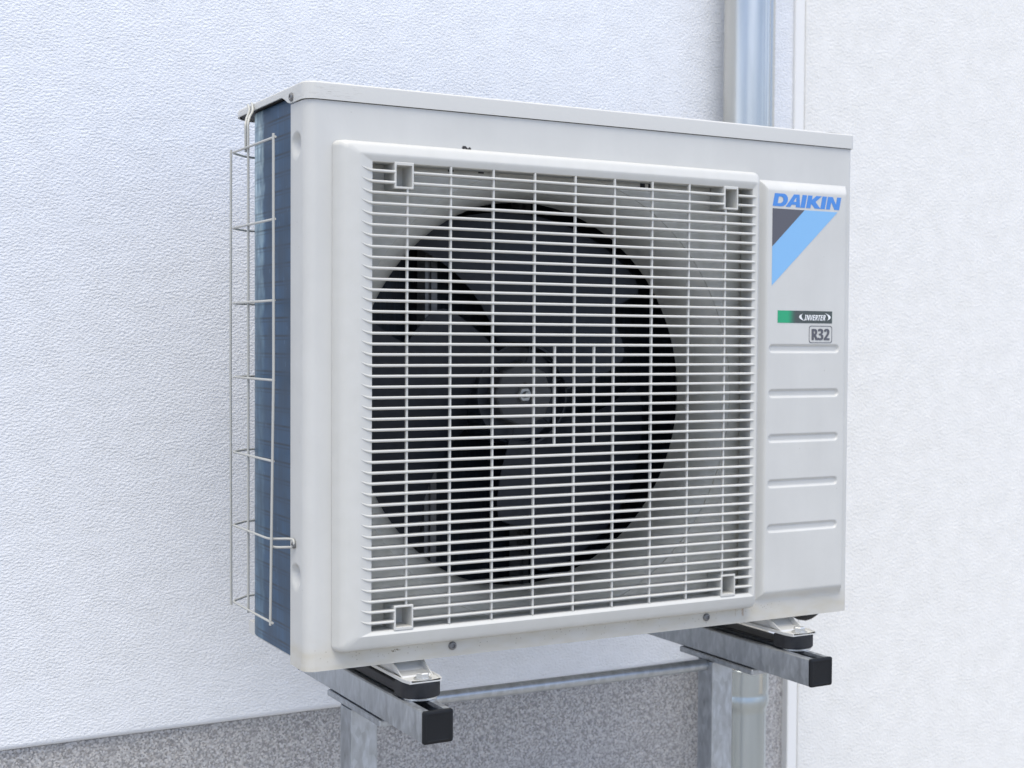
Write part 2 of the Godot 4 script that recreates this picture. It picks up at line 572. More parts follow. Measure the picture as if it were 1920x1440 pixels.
	put("base_pan", fin(mb, o), M.pan, unit)
	mb = MB.new()
	mb.box(Vector3(0.548, 0.0145, -0.197), Vector3(W - 0.001, 0.5335, -0.190))
	mb.box(Vector3(0.556, 0.0145, -0.1895), Vector3(0.559, 0.5335, -0.004))
	put("compartment_wall", fin(mb, o), M.pan, unit)

	# L-shaped finned coil
	mb = MB.new()
	var inner := MB.new()
	var path := []
	for z in lin(-0.0405, -0.155, 12): path.append([Vector2(0.006, z), Vector2(-1, 0)])
	for k in range(1, 11):
		var a := deg_to_rad(180.0 + 90.0 * k / 10)
		path.append([Vector2(0.038 + 0.032 * cos(a), -0.155 + 0.046 * sin(a)), Vector2(cos(a), sin(a)).normalized()])
	for x in [0.2, 0.35, 0.546]: path.append([Vector2(x, -0.201), Vector2(0, -1)])
	var s := 0.0
	for i in path.size() - 1:
		var a: Vector2 = path[i][0]
		var b: Vector2 = path[i + 1][0]
		var ai: Vector2 = a - path[i][1] * 0.022
		var bi: Vector2 = b - path[i + 1][1] * 0.022
		var s2: float = s + a.distance_to(b)
		var y0 := 0.0045
		var y1 := 0.5420
		var A := func(p: Vector2, y: float) -> Vector3: return Vector3(p.x, y, p.y)
		var u0 := s / 0.8
		var u1 := s2 / 0.8
		mb.quad(A.call(b, y0), A.call(a, y0), A.call(a, y1), A.call(b, y1), Vector2(u1, 1), Vector2(u0, 1), Vector2(u0, 0), Vector2(u1, 0))
		inner.quad(A.call(ai, y0), A.call(bi, y0), A.call(bi, y1), A.call(ai, y1))
		mb.quad(A.call(a, y0), A.call(b, y0), A.call(bi, y0), A.call(ai, y0), Vector2(u0, 1), Vector2(u1, 1), Vector2(u1, 1), Vector2(u0, 1))
		mb.quad(A.call(b, y1), A.call(a, y1), A.call(ai, y1), A.call(bi, y1), Vector2(u0, 1), Vector2(u1, 1), Vector2(u1, 1), Vector2(u0, 1))
		s = s2
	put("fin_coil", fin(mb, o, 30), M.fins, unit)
	put("coil_inner_shaded", fin(inner, o, 30), M.fins_shaded, unit)

	for x in [0.1526, 0.4617]: screw(unit, Vector3(x, 0.0105, 0.0) + o, Vector3(0, 0, 1), 0.0042)

func screw(parent: Node3D, at: Vector3, axis: Vector3, r: float) -> void:
	var mb := MB.new()
	mb.lathe(at, axis, [Vector2(r, 0.0), Vector2(r, 0.0012), Vector2(r * 0.78, 0.0022), Vector2(r * 0.5, 0.0024), Vector2(r * 0.42, 0.0012)], 14, false, true)
	put("screw", mb.done(), M.steel_dull if M.has("steel_dull") else M.steel, parent)

func grille(unit: Node3D, o: Vector3) -> void:
	var g := group_node("fan_grille", unit)
	var mb := MB.new()
	# frame: x0 y0 x1 y1 z corner
	var lv := [[0.0257, 0.0172, 0.5190, 0.4968, 0.0003, 0.0060], [0.0290, 0.0176, 0.5190, 0.4964, 0.0085, 0.0060], [0.0318, 0.0188, 0.5188, 0.4955, 0.0112, 0.006],
		[0.0335, 0.0206, 0.5182, 0.4940, 0.0128, 0.0058], [0.0362, 0.0240, 0.5172, 0.4918, 0.0141, 0.005], [0.0450, 0.0305, 0.5150, 0.4858, 0.0160, 0.003],
		[0.0475, 0.0318, 0.5138, 0.4844, 0.01625, 0.002], [0.0510, 0.0328, 0.5125, 0.4825, 0.0158, 0.001], [0.0560, 0.0341, 0.5103, 0.4798, 0.0149, 0.001], [0.0603, 0.0352, 0.5086, 0.4778, 0.0140, 0.0006], [0.0608, 0.0356, 0.5082, 0.4774, 0.0130, 0.0005], [0.0610, 0.0357, 0.5080, 0.4773, -0.004, 0.0005]]
	var loops := []
	for l in lv: loops.append(rrect(l[0], l[1], l[2], l[3], l[4], l[5], 6))
	mb.loft(loops, false, false)
	put("frame", fin(mb, o, 32), M.plastic, g)

	# louvres: one section swept along x, tails curl over the frame at both ends
	var sect := func(x: float, dy: float, zf: float, zb: float, h: float) -> PackedVector3Array:
		return PackedVector3Array([Vector3(x, dy - h * 0.62, zb), Vector3(x, dy + h * 0.62, zb), Vector3(x, dy + h, zf - 0.0016), Vector3(x, dy + h * 0.8, zf - 0.0005), Vector3(x, dy + h * 0.35, zf), Vector3(x, dy - h * 0.35, zf), Vector3(x, dy - h * 0.8, zf - 0.0005), Vector3(x, dy - h, zf - 0.0016)])
	var H := 0.00140
	var ZF := 0.0158
	var ZB := 0.0042
	var left := func() -> Array:
		var out := []
		for k in range(10, -1, -1):
			var t := k / 10.0
			var x := lerpf(0.0605, 0.0452, t)
			var zf := ZF + 0.0004 * smoothstep(0.0, 0.6, t) - 0.0011 * smoothstep(0.82, 1.0, t)
			out.append(sect.call(x, 0.0052 * pow(t, 1.8), zf, ZB if t < 0.01 else zf - 0.0050, H * (1.0 - 0.45 * t)))
		return out
	var right := func() -> Array:
		var out := []
		for k in 8:
			var t := k / 7.0
			var x := lerpf(0.5085, 0.5178, t)
			var face := lerpf(0.0162, 0.0136, t * t)
			out.append(sect.call(x, -0.0040 * pow(t, 2.2), face, ZB if t < 0.01 else face - 0.0050, H * (1.0 - 0.5 * t)))
		return out
	var mid := func(x: float) -> Array: return [sect.call(x, 0.0, ZF, ZB, H)]
	var build := func(ls: Array) -> ArrayMesh:
		var b := MB.new()
		b.loft(ls)
		return b.done(40)
	var whole: ArrayMesh = build.call(left.call() + right.call())
	var lpart: ArrayMesh = build.call(left.call() + mid.call(0.0838))
	var mpart: ArrayMesh = build.call(mid.call(0.1022) + mid.call(0.4695))
	var rpart: ArrayMesh = build.call(mid.call(0.4878) + right.call())
	var rng := RandomNumberGenerator.new()
	rng.seed = 3
	for k in 43:
		var jig := rng.randf_range(-0.00012, 0.00012)
		for m in ([lpart, mpart, rpart] if k < 2 or k > 40 else [whole]):
			var b := put("louvre", m, M.plastic, g)
			b.position = o + Vector3(0, RY0 - RDY * k + jig, 0)

	# upright ribs behind the louvre noses
	var rib := func(x: float, y0: float, y1: float):
		var b := MB.new()
		b.box(Vector3(x - 0.00105, y0, 0.0108), Vector3(x + 0.00105, y1, 0.0146), 0.0006)
		put("rib", fin(b, o), M.plastic, g)
	var xs := [0.0965, 0.1424, 0.1889, 0.2357, 0.2828, 0.3301, 0.3770, 0.4242, 0.4722]
	for i in xs.size():
		var socket := i == 0 or i == 8
		rib.call(xs[i], 0.0580 if socket else 0.0355, 0.4540 if socket else 0.4776)
	for x in [0.2598, 0.3064]: rib.call(x, RY0 - RDY * 26, RY0 - RDY * 16)

	# hollow square sockets in the corners, open to the front
	for q in [[0.0823, 0.1024, 0.4535, 0.4776], [0.4685, 0.4878, 0.4535, 0.4776], [0.0830, 0.1034, 0.0354, 0.0584], [0.4695, 0.4890, 0.0354, 0.0584]]:
		var b := MB.new()
		var x0: float = q[0]
		var x1: float = q[1]
		var y0: float = q[2]
		var y1: float = q[3]
		var top := y1 > 0.3
		var oy0 := y0 if top else y0 - 0.001
		var oy1 := y1 + 0.001 if top else y1
		var th := 0.0021
		var ls := [rrect(x0, oy0, x1, oy1, -0.0090, 0.0008, 3), rrect(x0, oy0, x1, oy1, 0.0150, 0.0008, 3), rrect(x0 + 0.0006, oy0 + 0.0006, x1 - 0.0006, oy1 - 0.0006, 0.0157, 0.0006, 3),
			rrect(x0 + th - 0.0003, y0 + th - 0.0003, x1 - th + 0.0003, y1 - th + 0.0003, 0.0157, 0.0006, 3), rrect(x0 + th, y0 + th, x1 - th, y1 - th, 0.0152, 0.0005, 3), rrect(x0 + th + 0.0004, y0 + th, x1 - th - 0.0004, y1 - th, -0.0060, 0.0005, 3)]
		b.loft(ls, true, true)
		put("mounting_socket", fin(b, o, 30), M.plastic, g)

	# orifice plate with its flared ring
	var C := Vector2(0.268, 0.254)
	mb = MB.new()
	var n := 96
	var ring := func(r: float, z: float) -> PackedVector3Array:
		var l := PackedVector3Array()
		for k in n:
			var a := TAU * k / n
			l.append(Vector3(C.x + r * cos(a), C.y + r * sin(a), z))
		return l
	var sq := func(x0: float, y0: float, x1: float, y1: float, z: float) -> PackedVector3Array:
		var l := PackedVector3Array()
		for k in n:
			var a := TAU * k / n
			var d := Vector2(cos(a), sin(a))
			var tx := 1e9 if absf(d.x) < 1e-6 else ((x1 - C.x) / d.x if d.x > 0 else (x0 - C.x) / d.x)
			var ty := 1e9 if absf(d.y) < 1e-6 else ((y1 - C.y) / d.y if d.y > 0 else (y0 - C.y) / d.y)
			var p := C + d * minf(tx, ty)
			l.append(Vector3(p.x, p.y, z))
		return l
	var q := [sq.call(0.0335, 0.0225, 0.5125, 0.4915, -0.0008), sq.call(0.0340, 0.0230, 0.5120, 0.4910, -0.0095), sq.call(0.0350, 0.0240, 0.5110, 0.4900, -0.0100)]
	for p in [[0.2310, -0.0100], [0.2304, -0.0111], [0.2292, -0.0113], [0.2262, -0.0124], [0.2222, -0.0144], [0.2180, -0.0174], [0.2140, -0.0216], [0.2104, -0.0268], [0.2074, -0.0330], [0.2052, -0.0400], [0.2040, -0.0470], [0.2034, -0.0560], [0.2031, -0.0640], [0.2030, -0.0710], [0.2042, -0.0724], [0.2056, -0.0715], [0.2064, -0.0470]]:
		q.append(ring.call(p[0], p[1]))
	mb.loft(q, false, false)
	var plate := put("orifice_plate", fin(mb, o, 40), M.orifice, unit)
	for sl in [[0.1535, 0.4795], [0.1870, 0.4800], [0.3800, 0.4770], [0.3905, 0.4770]]:
		var b := MB.new()
		b.box(Vector3(sl[0] - 0.003, sl[1] - 0.0035, -0.0102), Vector3(sl[0] + 0.003, sl[1] + 0.0035, -0.0094))
		put("slot_shade", fin(b, o), M.dark, plate)  # dark box painted in for the shade inside a slot hole

func fan(unit: Node3D, o: Vector3) -> void:
	var c := Vector3(0.268, 0.254, -0.066)
	var f := group_node("fan", unit)
	f.position = o + c
	# hub: a cup with a raised rim, ribs and a lighter boss
	var mb := MB.new()
	mb.lathe(Vector3.ZERO, Vector3(0, 0, 1), [Vector2(0.055, -0.060), Vector2(0.056, -0.004), Vector2(0.0545, 0.0), Vector2(0.0525, 0.0), Vector2(0.0515, -0.003), Vector2(0.050, -0.012), Vector2(0.034, -0.014)], 48, true, true)
	put("hub", mb.done(), M.fan, f)
	mb = MB.new()
	mb.lathe(Vector3(0, 0, -0.014), Vector3(0, 0, 1), [Vector2(0.0365, 0.0), Vector2(0.0350, 0.015), Vector2(0.0335, 0.0165), Vector2(0.013, 0.0170), Vector2(0.012, 0.0140)], 8, false, true)
	put("hub_boss", mb.done(), M.boss, f)
	for k in 6:
		mb = MB.new()
		var a := TAU * (k + 0.3) / 6
		mb.tube([Vector3(cos(a) * 0.034, sin(a) * 0.034, -0.006), Vector3(cos(a) * 0.053, sin(a) * 0.053, -0.005)], 0.0013, 5)
		put("hub_rib", mb.done(), M.fan, f)
	mb = MB.new()
	mb.lathe(Vector3(0, 0, -0.001), Vector3(0, 0, 1), [Vector2(0.0085, 0), Vector2(0.0085, 0.0045), Vector2(0.0072, 0.0060), Vector2(0.0042, 0.0060), Vector2(0.0040, 0.0090), Vector2(0.0030, 0.0105)], 6, false, true)
	put("nut", mb.done(), M.steel, f)
	# blades: swept, with a step cut into the trailing edge
	var te := [[0.050, 6.0], [0.080, 9.5], [0.100, 12.0], [0.118, 14.0], [0.130, 16.5], [0.136, 20.0], [0.1385, 25.0], [0.1400, 31.0], [0.1415, 36.0], [0.146, 38.0], [0.155, 38.0], [0.172, 37.0], [0.186, 36.0], [0.192, 37.5], [0.1955, 41.0]]
	for b in 3:
		mb = MB.new()
		var nu := 18
		var front := []
		var back := []
		for p in te:
			var r: float = p[0]
			var t := (r - 0.05) / 0.1455
			var a1: float = lerpf(98.0, 124.0, pow(t, 1.3)) - (6.0 * smoothstep(0.186, 0.1955, r))
			var rowf := PackedVector3Array()
			var rowb := PackedVector3Array()
			for i in nu + 1:
				var u := float(i) / nu
				var a := deg_to_rad(lerpf(p[1], a1, u) + 120.0 * b)
				var full := (lerpf(p[1], a1, u) - 6.0) / 115.0
				var z := 0.008 - 0.072 * full + 0.010 * sin(PI * full) - 0.006 * t
				var th := 0.0016 * (0.4 + 0.6 * sin(PI * clampf(u, 0.03, 0.97)))
				rowf.append(Vector3(cos(a) * r, sin(a) * r, z + th))
				rowb.append(Vector3(cos(a) * r, sin(a) * r, z - th))
			front.append(rowf)
			back.append(rowb)
		for j in te.size() - 1:
			for i in nu:
				mb.quad(front[j][i], front[j + 1][i], front[j + 1][i + 1], front[j][i + 1])
				mb.quad(back[j][i], back[j][i + 1], back[j + 1][i + 1], back[j + 1][i])
			mb.quad(front[j][0], back[j][0], back[j + 1][0], front[j + 1][0])
			mb.quad(front[j][nu], front[j + 1][nu], back[j + 1][nu], back[j][nu])
		for i in nu:
			var j := te.size() - 1
			mb.quad(front[j][i], back[j][i], back[j][i + 1], front[j][i + 1])
		put("fan_blade", mb.done(45), M.fan, f)
	# motor bracket standing behind the fan
	mb = MB.new()
	var loops := []
	for y in [0.02, 0.53]:
		loops.append(PackedVector3Array([Vector3(0, y, -0.158), Vector3(0.006, y, -0.150), Vector3(0.0095, y, -0.150), Vector3(0.0095, y, -0.153), Vector3(0.0130, y, -0.153), Vector3(0.0130, y, -0.149), Vector3(0.0200, y, -0.149), Vector3(0.0200, y, -0.158)]))
		loops[-1].reverse()
	mb.loft(loops)
	for x in [0.1865, 0.3030]:
		var br := put("motor_bracket", mb.done(), M.steel_dull, unit)
		br.position = o + Vector3(x, 0, 0)

func poly(pts: PackedVector2Array, mb: MB, z0: float, z1: float) -> void:
	var id := Geometry2D.triangulate_polygon(pts)
	for k in range(0, id.size(), 3):
		var a := pts[id[k]]
		var b := pts[id[k + 1]]
		var c := pts[id[k + 2]]
		if (b - a).cross(c - a) < 0:
			var s := b
			b = c
			c = s
		mb.tri(Vector3(a.x, a.y, z1), Vector3(b.x, b.y, z1), Vector3(c.x, c.y, z1))
	for i in pts.size():
		var a := pts[i]
		var b := pts[(i + 1) % pts.size()]
		mb.quad(Vector3(a.x, a.y, z0), Vector3(b.x, b.y, z0), Vector3(b.x, b.y, z1), Vector3(a.x, a.y, z1))

func service_cover(unit: Node3D, o: Vector3) -> void:
	# raised cover pressed with five long grooves
	var X0 := 0.5195
	var X1 := 0.6545
	var Y0 := 0.0205
	var Y1 := 0.4905
	var rise := 0.0075
	var gy := [0.3040, 0.2540, 0.2040, 0.1535, 0.1035]
	var xs := uniq([X0] + lin(0.526, 0.536, 8) + lin(0.536, 0.546, 14) + lin(0.546, 0.630, 12) + lin(0.630, 0.642, 14) + lin(0.642, X1, 16))
	var ys := lin(Y0, 0.040, 16) + lin(0.040, 0.47, 30) + lin(0.472, Y1, 18)
	for g in gy: ys += lin(g - 0.007, g + 0.007, 22)
	ys = uniq(ys)
	var Hf := func(x: float, y: float) -> float:
		var a := ramp(0.5265, 0.5360, x)
		var b := 1.0 - ramp(0.6475, 0.6540, x)
		var t := 1.0 - pow(clampf((y - 0.4785) / 0.0115, 0, 1), 1.6)
		var d := ramp(0.0215, 0.0335, y)
		var h := rise * minf(minf(a, b), minf(t, d))
		for g in gy:
			var hx := 0.0500
			var hy := 0.0040
			var q := Vector2(absf(x - 0.5892) - hx + hy, absf(y - g))
			var s := Vector2(maxf(q.x, 0), q.y).length() - hy
			h -= 0.0022 * (1.0 - smoothstep(-0.0018, 0.0012, s))
		return h
	var mb := MB.new()
	var grid := []
	for y in ys:
		var row := PackedVector3Array()
		for x in xs: row.append(Vector3(x, y, 0.0002 + Hf.call(x, y)))
		grid.append(row)
	for j in ys.size() - 1:
		for i in xs.size() - 1:
			mb.quad(grid[j][i], grid[j][i + 1], grid[j + 1][i + 1], grid[j + 1][i], Vector2((xs[i] + 0.03) / 0.8, 1.0 - ys[j] / 0.8), Vector2((xs[i + 1] + 0.03) / 0.8, 1.0 - ys[j] / 0.8), Vector2((xs[i + 1] + 0.03) / 0.8, 1.0 - ys[j + 1] / 0.8), Vector2((xs[i] + 0.03) / 0.8, 1.0 - ys[j + 1] / 0.8))
	var cover := put("service_cover", fin(mb, o, 30), M.paint, unit)
	var z := 0.0002 + rise
	decals(cover, o, z)

func decals(cover: Node3D, o: Vector3, z: float) -> void:
	# word of six heavy slanted capitals
	var h := 0.0142
	var at := Vector2(0.5412, 0.4616)
	var letters := []
	# each letter is one or more convex-ish pieces that meet edge to edge, and its advance
	var bowl_up := PackedVector2Array()
	var bowl_dn := PackedVector2Array()
	for half in 2:
		var l := PackedVector2Array()
		var sg := 1.0 if half == 0 else -1.0
		l.append(Vector2(0.42, 0.5 + 0.26 * sg))
		l.append(Vector2(0.42, 0.5 + 0.5 * sg))
		for k in 9:
			var a := deg_to_rad(90.0 - 11.25 * k)
			l.append(Vector2(0.78 + 0.54 * cos(a), 0.5 + 0.5 * sin(a) * sg))
		for k in 9:
			var a := deg_to_rad(11.25 * k)
			l.append(Vector2(0.66 + 0.24 * cos(a), 0.5 + 0.26 * sin(a) * sg))
		if half == 0: bowl_up = l
		else: bowl_dn = l
	letters.append([[PackedVector2Array([Vector2(0, 0), Vector2(0.42, 0), Vector2(0.42, 1), Vector2(0, 1)]), bowl_up, bowl_dn], 1.17])
	letters.append([[PackedVector2Array([Vector2(-0.06, 0), Vector2(0.37, 0), Vector2(0.47, 0.19), Vector2(0.59, 0.42), Vector2(0.80, 0.82), Vector2(0.80, 1), Vector2(0.52, 1)]),
		PackedVector2Array([Vector2(0.86, 0.19), Vector2(0.89, 0), Vector2(1.31, 0), Vector2(1.05, 1), Vector2(0.80, 1), Vector2(0.80, 0.82), Vector2(0.84, 0.42)]),
		PackedVector2Array([Vector2(0.47, 0.19), Vector2(0.86, 0.19), Vector2(0.84, 0.42), Vector2(0.59, 0.42)])], 1.22])
	var I := PackedVector2Array([Vector2(0, 0), Vector2(0.43, 0), Vector2(0.43, 1), Vector2(0, 1)])
	letters.append([[I], 0.43])
	letters.append([[PackedVector2Array([Vector2(0, 0), Vector2(0.42, 0), Vector2(0.42, 0.36), Vector2(0.84, 0), Vector2(1.40, 0), Vector2(0.80, 0.53), Vector2(1.32, 1), Vector2(0.80, 1), Vector2(0.42, 0.66), Vector2(0.42, 1), Vector2(0, 1)])], 1.27])
	letters.append([[I], 0.43])
	letters.append([[PackedVector2Array([Vector2(0, 0), Vector2(0.40, 0), Vector2(0.40, 0.60), Vector2(0.84, 0), Vector2(1.30, 0), Vector2(1.30, 1), Vector2(0.90, 1), Vector2(0.90, 0.42), Vector2(0.47, 1), Vector2(0, 1)])], 1.30])
	var total := 0.0
	for l in letters: total += l[1]
	total += 0.11 * 5 + 0.2
	var sx := 0.0992 / (total * h)
	var pen := 0.0
	for l in letters:
		var place := func(p: Vector2) -> Vector2: return at + Vector2((p.x + pen + 0.20 * p.y) * h * sx, p.y * h)
		var mb := MB.new()
		for piece in l[0]:
			var out := PackedVector2Array()
			for p in piece: out.append(place.call(p))
			poly(out, mb, z, z + 0.00025)
		put("letter", fin(mb, o), M.blue, cover)
		pen += l[1] + 0.11
	# dark triangle and pale blue stripe of the emblem
	var mb := MB.new()
	poly(PackedVector2Array([Vector2(0.5412, 0.4170), Vector2(0.5866, 0.4590), Vector2(0.5412, 0.4590)]), mb, z, z + 0.00025)
	put("emblem_triangle", fin(mb, o), M.charcoal, cover)
	mb = MB.new()
	poly(PackedVector2Array([Vector2(0.5412, 0.3738), Vector2(0.6352, 0.4590), Vector2(0.5869, 0.4590), Vector2(0.5412, 0.4167)]), mb, z, z + 0.00025)
	put("emblem_stripe", fin(mb, o), M.sky_blue, cover)
	# badge: green at its left fading into dark grey
	var im := Image.create(128, 8, false, Image.FORMAT_RGB8)
	for x in 128:
		var t := smoothstep(0.17, 0.34, x / 127.0)
		for y in 8: im.set_pixel(x, y, Color(0.13, 0.60, 0.42).lerp(Color(0.26, 0.29, 0.28), t))
	var bm := mat(Color(1, 1, 1), 0.4)
	bm.albedo_texture = tex_of(im)
	mb = MB.new()
	var bx0 := 0.5499
	var bx1 := 0.6290
	var by0 := 0.3326
	var by1 := 0.3464
	mb.quad(Vector3(bx0, by0, z + 0.0002), Vector3(bx1, by0, z + 0.0002), Vector3(bx1, by1, z + 0.0002), Vector3(bx0, by1, z + 0.0002), Vector2(0, 1), Vector2(1, 1), Vector2(1, 0), Vector2(0, 0))
	put("badge", fin(mb, o), bm, cover)
	write(cover, o, "INVERTER", Rect2(0.5880, 0.3358, 0.0305, 0.0062), z + 0.0004, 0.22, M.white)
	for s in [-1.0, 1.0]:    # the two crescents that hold the word
		var pts := PackedVector2Array()
		var cx := 0.6035
		for k in 13:
			var a := deg_to_rad(lerpf(140.0, 232.0, k / 12.0))
			pts.append(Vector2(cx + s * 0.0230 * cos(a) * -1.0, 0.3395 + 0.0058 * sin(a) * -s))
		for k in 13:
			var a := deg_to_rad(lerpf(232.0, 140.0, k / 12.0))
			pts.append(Vector2(cx + s * (0.0230 - 0.0035 * sin(PI * k / 12.0)) * cos(a) * -1.0, 0.3395 + (0.0058 - 0.0008 * sin(PI * k / 12.0)) * sin(a) * -s))
		mb = MB.new()
		poly(pts, mb, z + 0.0003, z + 0.0005)
		put("crescent", fin(mb, o), M.white, cover)
	# boxed refrigerant mark
	mb = MB.new()
	var ls := []
	for q in [[0.0, 0.0000], [0.0, 0.0002], [0.0007, 0.0002], [0.0007, 0.0000]]:
		ls.append(rrect(0.5953 + q[0], 0.3104 + q[0], 0.6292 - q[0], 0.3298 - q[0], z + q[1], 0.0028, 5))
	mb.loft(ls, false, false)
	put("badge_outline", fin(mb, o), M.charcoal, cover)
	write(cover, o, "R32", Rect2(0.5995, 0.3137, 0.0255, 0.0128), z + 0.0003, 0.0, M.charcoal, 0.0004)

func write(parent: Node3D, o: Vector3, what: String, r: Rect2, z: float, slant: float, m: Material, bold := 0.0) -> void:
	var tm := TextMesh.new()
	var f := SystemFont.new()
	f.font_names = PackedStringArray(["Droid Sans"])
	f.font_weight = 700
	tm.font = f
	tm.text = what
	tm.font_size = 64
	tm.depth = 0.01
	tm.pixel_size = 0.01
	var arr := tm.get_mesh_arrays()
	var v: PackedVector3Array = arr[Mesh.ARRAY_VERTEX]
	var lo := Vector3.INF
	var hi := -Vector3.INF
	for p in v:
		lo = lo.min(p)
		hi = hi.max(p)
	for i in v.size():
		var q := (v[i] - lo) / (hi - lo)
		v[i] = Vector3(r.position.x + r.size.x * q.x + slant * r.size.y * q.y, r.position.y + r.size.y * q.y, z + 0.0002 * (q.z - 0.5)) + o
	if bold > 0.0:      # heavier strokes: the same letters twice more, a hair to each side
		var base := v.duplicate()
		var nn: PackedVector3Array = arr[Mesh.ARRAY_NORMAL]
		var ix: PackedInt32Array = arr[Mesh.ARRAY_INDEX]
		var n0 := nn.duplicate()
		var i0 := ix.duplicate()
		for k in [-1, 1]:
			var off := v.size()
			for p in base: v.append(p + Vector3(bold * k, 0, 0.00003 * (k + 2)))
			nn.append_array(n0)
			for q in i0: ix.append(q + off)
		var fresh := []
		fresh.resize(Mesh.ARRAY_MAX)
		fresh[Mesh.ARRAY_NORMAL] = nn
		fresh[Mesh.ARRAY_INDEX] = ix
		arr = fresh
	arr[Mesh.ARRAY_VERTEX] = v
	var am := ArrayMesh.new()
	am.add_surface_from_arrays(Mesh.PRIMITIVE_TRIANGLES, arr)
	put("print", am, m, parent)

func guard(unit: Node3D, o: Vector3) -> void:
	var g := group_node("wire_guard", unit)
	var r := 0.00135
	var X := -0.015
	var wire := func(path: Array, rr := 0.00135):
		var mb := MB.new()
		mb.tube(path, rr, 8)
		put("wire", fin(mb, o, 60), M.wire, g)
	var zf := -0.0435
	var zc := -0.174
	# uprights
	wire.call([Vector3(X - r, 0.505, zf), Vector3(X - r, 0.28, zf + 0.001), Vector3(X - r, 0.037, zf - 0.008)])
	wire.call([Vector3(X - r, 0.5045, zc), Vector3(X - r, 0.28, zc - 0.002), Vector3(X - r, 0.036, zc)])
	# hook over the lid, two wires side by side
	var hook := [Vector3(X + r, 0.036, -0.1265), Vector3(X + r, 0.25, -0.1265), Vector3(X + r, 0.49, -0.1265), Vector3(X + r, 0.520, -0.1270)]
	hook += curve([Vector3(X + r, 0.524, -0.1275), Vector3(X + 0.004, 0.532, -0.131), Vector3(-0.0045, 0.541, -0.140), Vector3(-0.0037, 0.5495, -0.146)], 10)
	wire.call(hook)
	var hook2 := [Vector3(X + r, 0.498, -0.1345), Vector3(X + r, 0.520, -0.1350)]
	hook2 += curve([Vector3(X + r, 0.524, -0.1355), Vector3(X + 0.004, 0.532, -0.140), Vector3(-0.0045, 0.542, -0.151), Vector3(-0.0037, 0.5495, -0.158)], 10)
	wire.call(hook2)
	# cross wires; each bends round the back corner
	for y in [0.5017, 0.4246, 0.3477, 0.2720, 0.1947, 0.1190, 0.0395]:
		var p := []
		var dz: float = -0.008 * (1.0 - y / 0.5)
		if absf(y - 0.119) < 0.001:
			# this one runs on to the front panel, loops round a screw and returns
			p = curve([Vector3(-0.014, y - 0.0065, -0.054), Vector3(-0.012, y - 0.0065, -0.046), Vector3(-0.004, y - 0.0055, -0.035), Vector3(-0.0018, y - 0.0045, -0.0285), Vector3(-0.0018, y - 0.0012, -0.0262), Vector3(-0.0018, y + 0.0022, -0.0285), Vector3(-0.004, y + 0.0025, -0.035), Vector3(-0.011, y + 0.0015, -0.046), Vector3(-0.015, y + 0.0005, -0.058), Vector3(X, y, -0.070)], 44)
		else:
			p = [Vector3(X, y, zf + dz + 0.002)]
		p += [Vector3(X, y, -0.12), Vector3(X, y, zc + 0.006), Vector3(X + 0.001, y, zc + 0.001), Vector3(X + 0.004, y, zc - 0.004), Vector3(X + 0.020, y, zc - 0.021), Vector3(X + 0.05, y, zc - 0.034), Vector3(X + 0.12, y, zc - 0.036)]
		wire.call(p, 0.0012)
	screw(g, Vector3(-0.0006, 0.1165, -0.0285) + o, Vector3(-1, 0, 0), 0.0036)

func feet(unit: Node3D, o: Vector3) -> void:
	# pressed mounting foot under each end with its bolt
	for fx in [0.1085, 0.5720]:
		var mb := MB.new()
		var loops := []
		# channel section: base plate with turned-up rims, running back under the pan
		for s in [[-0.170, -0.0140, 1.0], [-0.010, -0.0140, 1.0], [0.022, -0.0140, 1.0], [0.0335, -0.0140, 0.86]]:
			var hw: float = 0.0195 * s[2]
			var y: float = s[1]
			var l := PackedVector3Array()
			for p in [Vector2(-hw, 0.0), Vector2(hw, 0.0), Vector2(hw, 0.0030), Vector2(hw - 0.0015, 0.0030), Vector2(hw - 0.0022, 0.0014), Vector2(-hw + 0.0022, 0.0014), Vector2(-hw + 0.0015, 0.0030), Vector2(-hw, 0.0030)]:
				l.append(Vector3(fx + p.x, y + p.y, s[0]))
			loops.append(l)
		mb.loft(loops)
		var foot := put("mounting_foot", fin(mb, o, 30), M.foot, unit)
		# web that rises from the plate to the pan
		mb = MB.new()
		var a := []
		for s in [[-0.0150, -0.0126, 0.012], [-0.0050, -0.0115, -0.004], [0.0005, -0.004, -0.014], [0.0015, 0.0010, -0.018]]:
			a.append(PackedVector3Array([Vector3(fx - 0.0165, s[1], s[2]), Vector3(fx + 0.0165, s[1], s[2]), Vector3(fx + 0.0165, s[1] + 0.0014, s[2] - 0.001), Vector3(fx - 0.0165, s[1] + 0.0014, s[2] - 0.001)]))
		mb.loft(a)
		put("foot_web", fin(mb, o, 30), M.foot, foot)
		mb = MB.new()
		for e in [[-0.0165, -0.0153], [0.0153, 0.0165]]:
			var w := PackedVector3Array([Vector3(fx + e[0], -0.0128, 0.016), Vector3(fx + e[0], 0.001, -0.012), Vector3(fx + e[0], 0.001, -0.16), Vector3(fx + e[0], -0.0128, -0.16)])
			var v := PackedVector3Array()
			for p in w: v.append(Vector3(fx + e[1], p.y, p.z))
			mb.loft([w, v])
		put("foot_gusset", fin(mb, o), M.foot, foot)
		mb = MB.new()
		var c := Vector3(fx + 0.001, -0.0126, 0.0235)
		mb.lathe(c, Vector3.UP, [Vector2(0.0088, 0), Vector2(0.0088, 0.0012), Vector2(0.0078, 0.0016)], 20, false, true)
		mb.lathe(c + Vector3(0, 0.0016, 0), Vector3.UP, [Vector2(0.0066, 0), Vector2(0.0066, 0.0040), Vector2(0.0056, 0.0050)], 6, false, true)
		put("bolt", fin(mb, o, 30), M.steel, foot)

